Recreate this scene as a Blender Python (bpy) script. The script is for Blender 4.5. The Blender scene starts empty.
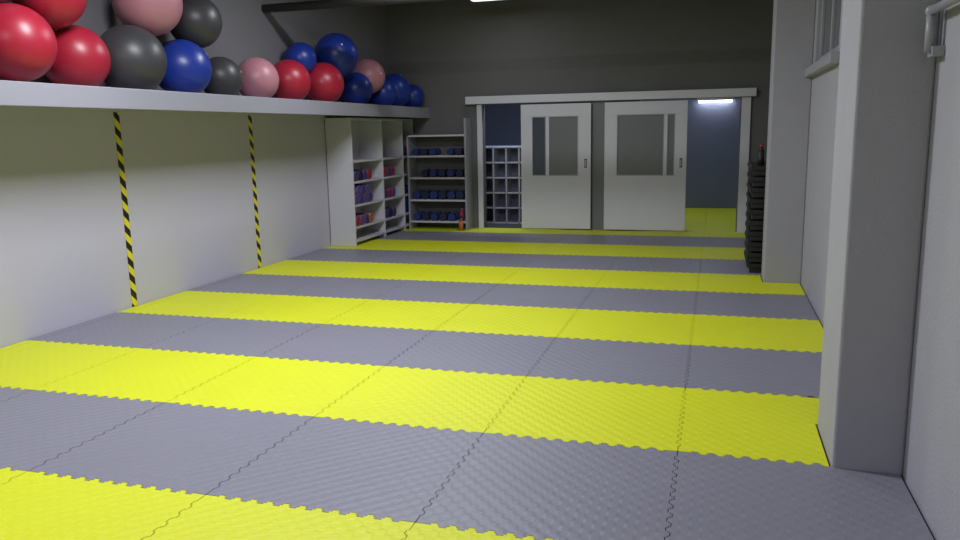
import bpy, bmesh, math, random
from mathutils import Vector, Matrix
random.seed(4)
sc=bpy.context.scene
try:
    sc.view_settings.view_transform='Standard'
    sc.view_settings.look='None'
    sc.view_settings.exposure=0.0
except Exception as e: print(e)

# ---------------- materials ----------------
def mat(name,col,rough=.6,bump=0,bscale=40,var=0,vscale=2,metal=0,spec=.5,emit=None,estr=0,coat=0):
    m=bpy.data.materials.new(name); m.use_nodes=True
    nt=m.node_tree; b=nt.nodes['Principled BSDF']
    b.inputs['Base Color'].default_value=(*col,1); b.inputs['Roughness'].default_value=rough
    b.inputs['Metallic'].default_value=metal; b.inputs['Specular IOR Level'].default_value=spec
    b.inputs['Coat Weight'].default_value=coat
    tc=nt.nodes.new('ShaderNodeTexCoord')
    if var:
        n=nt.nodes.new('ShaderNodeTexNoise'); n.inputs['Scale'].default_value=vscale; n.inputs['Detail'].default_value=6
        nt.links.new(tc.outputs['Object'],n.inputs['Vector'])
        mx=nt.nodes.new('ShaderNodeMix'); mx.data_type='RGBA'
        mx.inputs[6].default_value=(*[c*(1-var) for c in col],1); mx.inputs[7].default_value=(*[min(1,c*(1+var)) for c in col],1)
        nt.links.new(n.outputs['Fac'],mx.inputs[0]); nt.links.new(mx.outputs[2],b.inputs['Base Color'])
    if bump:
        n=nt.nodes.new('ShaderNodeTexNoise'); n.inputs['Scale'].default_value=bscale; n.inputs['Detail'].default_value=4
        nt.links.new(tc.outputs['Object'],n.inputs['Vector'])
        bp=nt.nodes.new('ShaderNodeBump'); bp.inputs['Strength'].default_value=bump; bp.inputs['Distance'].default_value=.01
        nt.links.new(n.outputs['Fac'],bp.inputs['Height']); nt.links.new(bp.outputs[0],b.inputs['Normal'])
    if emit:
        b.inputs['Emission Color'].default_value=(*emit,1); b.inputs['Emission Strength'].default_value=estr
    return m
def foam(name,col,rough):
    m=mat(name,col,rough,var=.06,vscale=1.3)
    nt=m.node_tree; b=nt.nodes['Principled BSDF']
    tc=nt.nodes.new('ShaderNodeTexCoord'); sp=nt.nodes.new('ShaderNodeSeparateXYZ'); nt.links.new(tc.outputs['Object'],sp.inputs[0])
    def mth(op,a,bb=None):
        n=nt.nodes.new('ShaderNodeMath'); n.operation=op
        for i,v in enumerate([a,bb]):
            if v is None: continue
            if isinstance(v,(int,float)): n.inputs[i].default_value=v
            else: nt.links.new(v,n.inputs[i])
        return n.outputs[0]
    k=2*math.pi/.0833
    sx=mth('SINE',mth('MULTIPLY',sp.outputs[0],k)); sy=mth('SINE',mth('MULTIPLY',sp.outputs[1],k))
    pr=mth('MULTIPLY',sx,sy)
    pr=mth('MULTIPLY',pr,2.2)
    n=nt.nodes.new('ShaderNodeClamp'); n.inputs['Min'].default_value=-1; n.inputs['Max'].default_value=1; nt.links.new(pr,n.inputs[0])
    bp=nt.nodes.new('ShaderNodeBump'); bp.inputs['Strength'].default_value=.42; bp.inputs['Distance'].default_value=.0022
    nt.links.new(n.outputs[0],bp.inputs['Height']); nt.links.new(bp.outputs[0],b.inputs['Normal'])
    return m
M={}
M['yellow']=foam('foam_yellow',(.66,.70,.008),.55)
M['grey']=foam('foam_grey',(.225,.22,.27),.45)
M['concrete']=mat('concrete',(.05,.05,.053),.8,bump=.2,var=.2)
M['white']=mat('white_wall_paint',(.50,.48,.575),.75,bump=.08,bscale=25,var=.03)
M['plaster']=mat('rough_plaster',(.36,.352,.405),.8,bump=.35,bscale=60,var=.05,vscale=6)
M['upper']=mat('grey_wall_paint',(.18,.176,.19),.8,bump=.1,var=.05)
M['backw']=mat('dark_wall_paint',(.135,.13,.135),.8,bump=.1,var=.08)
M['ceil']=mat('ceiling_paint',(.12,.12,.12),.9)
M['lam']=mat('white_laminate',(.55,.54,.60),.4,var=.02)
M['door']=mat('door_paint',(.66,.655,.73),.35,var=.02)
M['metalw']=mat('painted_metal',(.33,.33,.38),.4,var=.04)
M['shelfpaint']=mat('shelf_paint',(.31,.305,.36),.45,var=.04)
M['frost']=mat('frosted_pane',(.17,.175,.19),.3)
M['bluepane']=mat('blue_pane',(.06,.075,.11),.2)
M['dark']=mat('dark_plastic',(.02,.02,.023),.5)
M['black']=mat('black_rubber',(.012,.012,.014),.45)
M['steel']=mat('steel',(.5,.5,.5),.3,metal=1)
M['dpipe']=mat('dark_steel',(.05,.05,.05),.5)
M['bluewall']=mat('back_room_wall',(.16,.175,.26),.8,var=.06)
M['tube']=mat('tube_glow',(1,1,1),.5,emit=(.9,.95,1),estr=12)
M['dimtube']=mat('tube_glow_dim',(1,1,1),.5,emit=(.9,.95,1),estr=1.2)
M['glassdark']=mat('window_glass',(.10,.11,.12),.1)
M['ball_red']=mat('ball_red',(.36,.014,.035),.38)
M['ball_pink']=mat('ball_pink',(.42,.18,.22),.42)
M['ball_dk']=mat('ball_grey',(.045,.044,.048),.42)
M['ball_blue']=mat('ball_blue',(.012,.035,.27),.36)
M['valve']=mat('valve_plug',(.7,.7,.7),.4)
for n,c in dict(purple=(.08,.05,.2),blueroll=(.012,.03,.16),redroll=(.35,.03,.06),orange=(.5,.16,.05),violet=(.14,.08,.3),navy=(.01,.015,.06)).items(): M[n]=mat('roll_'+n,c,.6)
# hazard tape: diagonal stripes
def tape():
    m=bpy.data.materials.new('hazard_tape'); m.use_nodes=True; nt=m.node_tree; b=nt.nodes['Principled BSDF']
    tc=nt.nodes.new('ShaderNodeTexCoord'); sp=nt.nodes.new('ShaderNodeSeparateXYZ'); nt.links.new(tc.outputs['Object'],sp.inputs[0])
    a=nt.nodes.new('ShaderNodeMath'); a.operation='ADD'; nt.links.new(sp.outputs[1],a.inputs[0]); nt.links.new(sp.outputs[2],a.inputs[1])
    s=nt.nodes.new('ShaderNodeMath'); s.operation='MULTIPLY'; s.inputs[1].default_value=1/.15; nt.links.new(a.outputs[0],s.inputs[0])
    f=nt.nodes.new('ShaderNodeMath'); f.operation='FRACT'; nt.links.new(s.outputs[0],f.inputs[0])
    g=nt.nodes.new('ShaderNodeMath'); g.operation='GREATER_THAN'; g.inputs[1].default_value=.5; nt.links.new(f.outputs[0],g.inputs[0])
    mx=nt.nodes.new('ShaderNodeMix'); mx.data_type='RGBA'; mx.inputs[6].default_value=(.75,.64,.03,1); mx.inputs[7].default_value=(.012,.012,.012,1)
    nt.links.new(g.outputs[0],mx.inputs[0]); nt.links.new(mx.outputs[2],b.inputs['Base Color']); b.inputs['Roughness'].default_value=.4
    return m
M['tape']=tape()

# ---------------- mesh builder ----------------
class MB:
    def __init__(s,name,bevel=0,smooth=False):
        s.name=name; s.bm=bmesh.new(); s.mats=[]; s.bevel=bevel
    def mi(s,k):
        if k not in s.mats: s.mats.append(k)
        return s.mats.index(k)
    def box(s,x0,x1,y0,y1,z0,z1,k):
        i=s.mi(k); v=[s.bm.verts.new(p) for p in [(x0,y0,z0),(x1,y0,z0),(x1,y1,z0),(x0,y1,z0),(x0,y0,z1),(x1,y0,z1),(x1,y1,z1),(x0,y1,z1)]]
        for f in [(0,3,2,1),(4,5,6,7),(0,1,5,4),(1,2,6,5),(2,3,7,6),(3,0,4,7)]:
            F=s.bm.faces.new([v[j] for j in f]); F.material_index=i
        return s
    def cyl(s,p0,p1,r,k,seg=20,r2=None):
        i=s.mi(k); p0=Vector(p0);p1=Vector(p1);d=p1-p0
        q=Vector((0,0,1)).rotation_difference(d).to_matrix().to_4x4()
        g=bmesh.ops.create_cone(s.bm,cap_ends=True,segments=seg,radius1=r,radius2=r if r2 is None else r2,depth=d.length,matrix=Matrix.Translation((p0+p1)/2)@q)
        fs={f for v in g['verts'] for f in v.link_faces}
        for f in fs:
            f.material_index=i
            if len(f.verts)==4: f.smooth=True
        return s
    def sph(s,c,r,k,u=32,v=20,sz=1):
        i=s.mi(k); g=bmesh.ops.create_uvsphere(s.bm,u_segments=u,v_segments=v,radius=r,matrix=Matrix.Translation(c)@Matrix.Diagonal((1,1,sz,1)))
        for f in {f for w in g['verts'] for f in w.link_faces}: f.material_index=i; f.smooth=True
        return s
    def done(s):
        me=bpy.data.meshes.new(s.name); s.bm.to_mesh(me); s.bm.free()
        ob=bpy.data.objects.new(s.name,me); sc.collection.objects.link(ob)
        for k in s.mats: me.materials.append(M[k])
        if s.bevel:
            b=ob.modifiers.new('bevel','BEVEL'); b.width=s.bevel; b.segments=2; b.limit_method='ANGLE'; b.angle_limit=math.radians(50)
        return ob

XL,XR,YB,ZC=-5.1,1.0,12.6,3.9
Y0=-3.0; YR=16.3
# ---------------- shell ----------------
MB('floor').box(XL-.15,XR+.15,Y0-.15,YR+.15,-.12,-.021,'concrete').done()
MB('ceiling').box(XL-.15,XR+.15,Y0-.15,YB+.15,ZC,ZC+.12,'ceil').done()
w=MB('wall_left'); w.box(XL-.15,XL,Y0-.15,YB+.15,-.12,1.95,'white'); w.box(XL-.15,XL,Y0-.15,YB+.15,1.95,ZC,'upper'); w.done()
w=MB('wall_right')
w.box(XR,XR+.15,Y0-.15,6.9,-.12,ZC,'plaster'); w.box(XR,XR+.15,8.4,YB+.15,-.12,ZC,'plaster')
w.box(XR,XR+.15,6.9,8.4,-.12,2.12,'plaster'); w.box(XR,XR+.15,6.9,8.4,3.2,ZC,'plaster'); w.done()
MB('wall_rear').box(XL,XR,Y0-.15,Y0,-.12,ZC,'white').done()
w=MB('wall_back')
w.box(XL,-3.5,YB,YB+.15,-.12,ZC,'backw'); w.box(-3.5,.455,YB,YB+.15,2.0,ZC,'backw'); w.box(.455,XR,YB,YB+.15,-.12,ZC,'backw')
w.box(-2.3,-1.0,YB,YB+.15,-.12,2.0,'frost'); w.done()
# back room
w=MB('wall_back_room'); w.box(XL-.15,XR+.15,YR,YR+.15,-.12,2.9,'bluewall'); w.box(XL-.15,XL,YB+.15,YR,-.12,2.9,'bluewall'); w.box(XR,XR+.15,YB+.15,YR,-.12,2.9,'bluewall'); w.done()
MB('ceiling_back_room').box(XL-.15,XR+.15,YB+.15,YR+.15,2.9,3.0,'ceil').done()
# pillars
MB('pillar',.012).box(.70,XR,3.98,4.54,-.02,ZC,'plaster').done()
MB('pillar',.012).box(.64,XR,8.60,9.0,-.02,ZC,'plaster').done()
# window on right wall
w=MB('window_1',.004)
w.box(1.03,1.08,6.9,8.4,2.12,2.19,'metalw');w.box(1.03,1.08,6.9,8.4,3.13,3.2,'metalw');w.box(1.03,1.08,6.9,6.97,2.19,3.13,'metalw');w.box(1.03,1.08,8.33,8.4,2.19,3.13,'metalw');w.box(1.03,1.08,7.62,7.68,2.19,3.13,'metalw')
w.box(1.05,1.06,6.97,8.33,2.19,3.13,'glassdark'); w.done()
MB('window_sill',.006).box(.93,XR,6.8,8.6,2.03,2.11,'metalw').done()
# door rail / jambs
MB('trim_1',.006).box(-3.75,.665,YB-.12,YB-.002,2.0,2.12,'door').done()
w=MB('trim_2',.005); w.box(-3.58,-3.5,YB-.05,YB-.002,0,1.995,'door'); w.box(.47,.60,YB-.05,YB-.002,0,1.995,'door'); w.done()
# sliding doors
def door(name,x0,x1,panes,hx):
    w=MB(name,.004); y0,y1=YB-.10,YB-.06; z0,z1=.02,1.97
    px=sorted(panes)
    zb,zt=.86,1.78
    w.box(x0,x1,y0,y1,z0,zb,'door'); w.box(x0,x1,y0,y1,zt,z1,'door')
    e=x0
    for a,b,k in px:
        w.box(e,a,y0,y1,zb,zt,'door'); w.box(a,b,y0+.012,y1-.012,zb,zt,k); e=b
        # glazing bead
        for (c,d,g,h) in [(a,b,zb,zb+.015),(a,b,zt-.015,zt),(a,a+.012,zb,zt),(b-.012,b,zb,zt)]: w.box(c,d,y0-.006,y0+.012,g,h,'metalw')
    w.box(e,x1,y0,y1,zb,zt,'door')
    w.box(hx-.018,hx+.018,y0-.006,y0-.0005,.98,1.12,'dark'); w.box(hx-.008,hx+.008,y0-.02,y0-.006,1.0,1.1,'steel')
    return w.done()
door('door_1',-2.84,-1.73,[(-2.66,-2.44,'bluepane'),(-2.39,-1.93,'frost')],-1.81)
door('door_2',-1.52,-.29,[(-1.33,-.63,'frost'),(-.58,-.47,'frost')],-.37)

# ---------------- foam mats ----------------
def wave(D):
    pts=[(0,0)]
    t=.06; s=1
    while t<.939:
        for a,o in [(.007,0),(.003,1),(.037,1),(.033,0)]: pts.append((t+a,o*s*D))
        t+=.04; s=-s
    return pts
WX=wave(.014); WY=wave(.009)
def tile(bm,ix,iy,mi,xmin,xmax,ymin,ymax,top=0.0,th=.02):
    ring=[]
    ring+=[(ix+t,iy+o) for t,o in WX]
    ring+=[(ix+1+o,iy+t) for t,o in WY]
    ring+=[(ix+t,iy+1+o) for t,o in reversed(WX+[(1,0)])][:-1]
    ring+=[(ix+o,iy+t) for t,o in reversed(WY+[(1,0)])][:-1]
    cx,cy=ix+.5,iy+.5; g=.0020
    out=[]
    for x,y in ring:
        x+= -g if x>cx else g; y+= -g if y>cy else g
        x=min(max(x,xmin),xmax); y=min(max(y,ymin),ymax)
        if out and (abs(out[-1][0]-x)+abs(out[-1][1]-y))<1e-5: continue
        out.append((x,y))
    # drop collinear duplicates on clamped sides
    cl=[]
    n=len(out)
    for i in range(n):
        a,b,c=out[i-1],out[i],out[(i+1)%n]
        if (a[0]==b[0]==c[0]) or (a[1]==b[1]==c[1]): continue
        cl.append(b)
    vt=[bm.verts.new((x,y,top)) for x,y in cl]; vb=[bm.verts.new((x,y,top-th)) for x,y in cl]
    f=bm.faces.new(vt); f.material_index=mi
    for i in range(len(cl)):
        j=(i+1)%len(cl); f=bm.faces.new([vb[i],vb[j],vt[j],vt[i]]); f.material_index=mi
bm=bmesh.new()
for iy in range(-2,13):
    xmax={4:.69,8:.63}.get(iy,.985)
    for ix in range(-6,1):
        tile(bm,ix,iy,iy%2,XL+.01,xmax,-9,YB-.0)
def filler(x0,x1,y0,y1,mi):
    v=[bm.verts.new(p) for p in [(x0,y0,0),(x1,y0,0),(x1,y1,0),(x0,y1,0)]]; f=bm.faces.new(v); f.material_index=mi
    u=[bm.verts.new((q.co.x,q.co.y,-.02)) for q in v]
    for i in range(4):
        j=(i+1)%4; f=bm.faces.new([u[i],u[j],v[j],v[i]]); f.material_index=mi
filler(.63,.985,8.016,8.59,0); filler(.69,.985,4.55,4.985,0)
me=bpy.data.meshes.new('foam_mat_floor'); bm.to_mesh(me); bm.free(); me.materials.append(M['yellow']); me.materials.append(M['grey'])
sc.collection.objects.link(bpy.data.objects.new('foam_mats',me))
bm=bmesh.new()
for iy in range(12,17):
    for ix in range(-1,1): tile(bm,ix,iy,0,-.98,.98,12.605,YR-.01)
me=bpy.data.meshes.new('foam_mat_back'); bm.to_mesh(me); bm.free(); me.materials.append(M['yellow']); me.materials.append(M['grey'])
sc.collection.objects.link(bpy.data.objects.new('yellow_floor_mats',me))

# ---------------- ball shelf ----------------
w=MB('wall_shelf',.006)
w.box(-4.43,-4.40,.2,YB-.002,1.80,1.965,'shelfpaint')
w.box(XL+.002,-4.43,.2,YB-.002,1.90,1.94,'shelfpaint')
w.box(XL+.002,XL+.05,.2,YB-.002,1.83,1.90,'shelfpaint')
y=.5
while y<12.4:
    w.box(XL+.05,-4.43,y,y+.05,1.83,1.90,'shelfpaint'); y+=1.2
w.done()
balls=[('red',.26,(-4.66,4.16,2.20)),('red',.27,(-4.66,4.80,2.25)),('red',.26,(-4.72,5.22,2.66)),('red',.26,(-4.80,5.50,2.205)),('dk',.29,(-4.70,6.02,2.23)),
('pink',.29,(-4.70,6.3,2.745)),('blue',.265,(-4.70,6.70,2.205)),('dk',.25,(-4.7,6.95,2.66)),('dk',.215,(-4.74,7.36,2.155)),('pink',.235,(-4.7,7.97,2.175)),
('red',.25,(-4.7,8.66,2.19)),('red',.265,(-4.7,9.5,2.205)),('blue',.285,(-4.7,9.91,2.59)),('blue',.20,(-4.86,9.24,2.50)),('blue',.235,(-4.7,10.45,2.175)),
('pink',.25,(-4.72,10.92,2.38)),('blue',.22,(-4.7,11.36,2.16)),('blue',.27,(-4.72,11.86,2.21)),('blue',.2,(-4.62,12.37,2.14)),('red',.26,(-4.70,3.5,2.20)),('pink',.25,(-4.78,4.75,2.77))]
for c,r,p in balls:
    m=MB('exercise_ball'); m.sph((0,0,0),r,'ball_'+c,48,32)
    a=random.uniform(0,6.28)
    m.cyl((0,0,r-.004),(0,0,r+.003),.012,'valve',12)
    ob=m.done(); ob.location=p; ob.rotation_euler=(random.uniform(-1.5,1.5),random.uniform(-1.5,1.5),a)
# tapes
for yy in (6.24,8.40):
    w=MB('hazard_tape'); w.box(-.0,.004,-.034,.034,0,1.80,'tape'); ob=w.done(); ob.location=(XL+.001,yy,0.004)

# ---------------- cabinets ----------------
w=MB('storage_shelving',.003)
cx0,cx1,cy0,cy1=XL+.005,-4.70,10.24,12.58
zt=1.79
for yy in (cy0,11.28,12.1): w.box(cx0,cx1,yy,yy+.03,0.002,zt,'lam')
w.box(cx0,cx1,cy1-.03,cy1,0.002,zt,'lam')
w.box(cx0,cx0+.01,cy0,cy1,0.05,zt,'lam')
zs=[.05,.24,.55,.88,1.17,zt-.03]
for z in zs: w.box(cx0+.01,cx1-.004,cy0+.03,cy1-.03,z,z+.03,'lam')
w.done()
w=MB('corner_shelving',.003)
kx0,kx1,ky0,ky1=-4.69,-3.68,12.25,12.585
w.box(kx1-.03,kx1,ky0,ky1,.002,1.78,'metalw'); w.box(kx0,kx0+.03,ky0,ky1,.002,1.52,'metalw')
for z in (.11,.46,.82,1.17,1.50): w.box(kx0+.03,kx1-.03,ky0,ky1,z,z+.03,'lam')
w.done()
# rolled mats
w=MB('rolled_exercise_mats')
def roll(y,z,r,k):
    w.cyl((XL+.04,y,z),(-4.73,y,z),r,k,20); w.cyl((-4.73,y,z),(-4.726,y,z),r*.55,'dark',14); w.cyl((-4.727,y,z),(-4.723,y,z),r*.4,k,14)
for base,y0,cols,n2 in [(.91,10.42,['purple','navy','purple','redroll'],1),(.58,10.42,['violet','purple','violet','purple'],2),(.27,10.42,['redroll','violet','purple','orange'],1),
   (.91,11.45,['redroll','purple','redroll'],1),(.58,11.45,['purple','redroll','violet'],1),(.27,11.45,['purple','navy','purple'],1),(.27,12.25,['blueroll','blueroll'],2),(.58,12.25,['blueroll','blueroll'],1),(1.20,12.25,['blueroll','redroll'],1)]:
    r=.07
    for j in range(n2):
        for i,c in enumerate(cols):
            if j and i==len(cols)-1: continue
            roll(y0+i*.15+j*.075,base+r+.002+j*.122,r,c)
w.done()
w=MB('dumbbells')
for q,z in enumerate((.14,.49,.85,1.20)):
    for i in range(6):
        if (q,i) in ((0,5),(2,0),(3,3)): continue
        x=-4.56+i*.15
        k='blueroll' if i%2==0 else 'navy'
        r=(.062,.068,.06,.055)[q]
        w.cyl((x,12.27,z+r+.002),(x,12.36,z+r+.002),r,k,8); w.cyl((x,12.46,z+r+.002),(x,12.55,z+r+.002),r,k,8); w.cyl((x,12.36,z+r+.002),(x,12.46,z+r+.002),.016,'steel',10)
w.done()
for i,(x,y_,z_,c) in enumerate([(-3.80,12.33,.142,'redroll'),(-3.77,12.19,.001,'orange')]):
    w=MB('spray_bottle',0); w.cyl((0,0,0),(0,0,.15),.035,c,16); w.cyl((0,0,.15),(0,0,.18),.035,c,16,.013); w.cyl((0,0,.18),(0,0,.21),.013,'lam',12); w.box(-.015,.015,-.045,.02,.21,.235,'dark'); w.box(-.006,.006,-.045,-.035,.17,.21,'dark')
    ob=w.done(); ob.location=(x,y_,z_)

# ---------------- step platforms ----------------
w=MB('stacked_step_platforms',.006)
z=.002
for i in range(10):
    w.box(.50,.93,9.10,10.15,z+.055,z+.10,'black')
    for yy in (9.13,9.45,9.78,10.06): w.box(.52,.91,yy,yy+.07,z,z+.055,'dark')
    for j in range(12): w.box(.494,.50,9.14+j*.083,9.18+j*.083,z+.062,z+.092,'dark')
    z+=.117
w.done()
w=MB('water_bottle'); w.cyl((0,0,0),(0,0,.16),.035,'dark',16); w.cyl((0,0,.16),(0,0,.19),.035,'dark',16,.015); w.cyl((0,0,.19),(0,0,.22),.016,'redroll',12)
ob=w.done(); ob.location=(.60,9.3,z-.016)

# ---------------- back room furniture ----------------
w=MB('cubby_shelving',.003)
bx0,bx1,by0,by1=-4.0,-2.4,13.35,13.7; n=7
for i in range(n+1):
    x=bx0+(bx1-bx0)*i/n; w.box(x-.012,x+.012,by0,by1,-.02,1.3,'lam')
for i in range(6):
    z=-.02+1.3*i/5; w.box(bx0,bx1,by0,by1,z,z+.024,'lam')
w.box(bx0,bx1,by1,by1+.01,-.02,1.32,'bluewall')
w.done()

# ---------------- pipe / beams / lights ----------------
MB('overhead_pipe').cyl((XL+.002,8.85,3.06),(XR-.002,8.85,3.06),.05,'dpipe',20).done()
w=MB('wall_pipe'); 
w.cyl((.95,3.9,1.86),(.95,3.9,2.02),.018,'metalw'); w.sph((.95,3.9,2.02),.024,'metalw'); w.cyl((.95,3.9,2.02),(.95,1.0,2.02),.018,'metalw')
w.box(.955,.998,3.86,3.94,1.84,1.88,'metalw'); w.box(.95,.998,2.5,2.54,1.99,2.05,'metalw'); w.done()
def fixture(x,y,z,L,power,tube='tube',alongy=False,face='down'):
    e=bpy.data.objects.new('ceiling_light',None); sc.collection.objects.link(e); e.location=(x,y,z)
    w=MB('housing',.004); w.box(-L/2,L/2,-.09,.09,.03,.09,'lam')
    if z<ZC-.1 and z>3: w.cyl((-L/3,0,.09),(-L/3,0,ZC-z),.006,'steel',8); w.cyl((L/3,0,.09),(L/3,0,ZC-z),.006,'steel',8)
    h=w.done(); w=MB('tubes'); w.cyl((-L/2+.03,-.045,.01),(L/2-.03,-.045,.01),.015,tube,14); w.cyl((-L/2+.03,.045,.01),(L/2-.03,.045,.01),.015,tube,14)
    t=w.done(); h.parent=e; t.parent=e
    if power:
        l=bpy.data.lights.new('tube_light','AREA'); l.shape='RECTANGLE'; l.size=L; l.size_y=.16; l.energy=power; l.color=(.90,.93,1)
        lo=bpy.data.objects.new('tube_light',l); sc.collection.objects.link(lo); lo.parent=e; lo.location=(0,0,-.02)
    return e
fixture(-2.6,0.8,3.5,1.4,85)
fixture(-2.6,4.6,3.6,1.4,145)
fixture(-2.6,8.0,3.6,1.4,75)
fixture(-2.96,11.5,3.42,.75,6,'dimtube')
# back room wall light
e=fixture(.09,16.2,2.04,.68,0); e.name='wall_light'
l=bpy.data.lights.new('tube_light','AREA'); l.shape='RECTANGLE'; l.size=1.2; l.size_y=.2; l.energy=14; l.color=(.75,.86,1)
lo=bpy.data.objects.new('back_room_lamp',l); sc.collection.objects.link(lo); lo.location=(-.6,14.6,2.85)
l=bpy.data.lights.new('tube_light','AREA'); l.shape='RECTANGLE'; l.size=1.2; l.size_y=.2; l.energy=32; l.color=(.75,.86,1)
lo=bpy.data.objects.new('back_room_lamp',l); sc.collection.objects.link(lo); lo.location=(-3.2,13.2,2.85)

wd=bpy.data.worlds.new('world'); sc.world=wd; wd.use_nodes=True; wd.node_tree.nodes['Background'].inputs[0].default_value=(.02,.022,.028,1)

# ---------------- camera ----------------
f,yaw,pitch,roll,cx,cy,hh=784.85,.2921,.1753,-.0185,.1349,.2165,1.5767
fwd=Vector((-math.sin(yaw)*math.cos(pitch),math.cos(yaw)*math.cos(pitch),-math.sin(pitch))); right=Vector((math.cos(yaw),math.sin(yaw),0)); up=right.cross(fwd)
r2=right*math.cos(roll)+up*math.sin(roll); u2=-right*math.sin(roll)+up*math.cos(roll)
cd=bpy.data.cameras.new('camera'); cd.sensor_width=36; cd.lens=36*f/960; cd.clip_start=.05
co=bpy.data.objects.new('camera',cd); sc.collection.objects.link(co)
m=Matrix((r2,u2,-fwd)).transposed().to_4x4(); m.translation=Vector((cx,cy,hh)); co.matrix_world=m
sc.camera=co
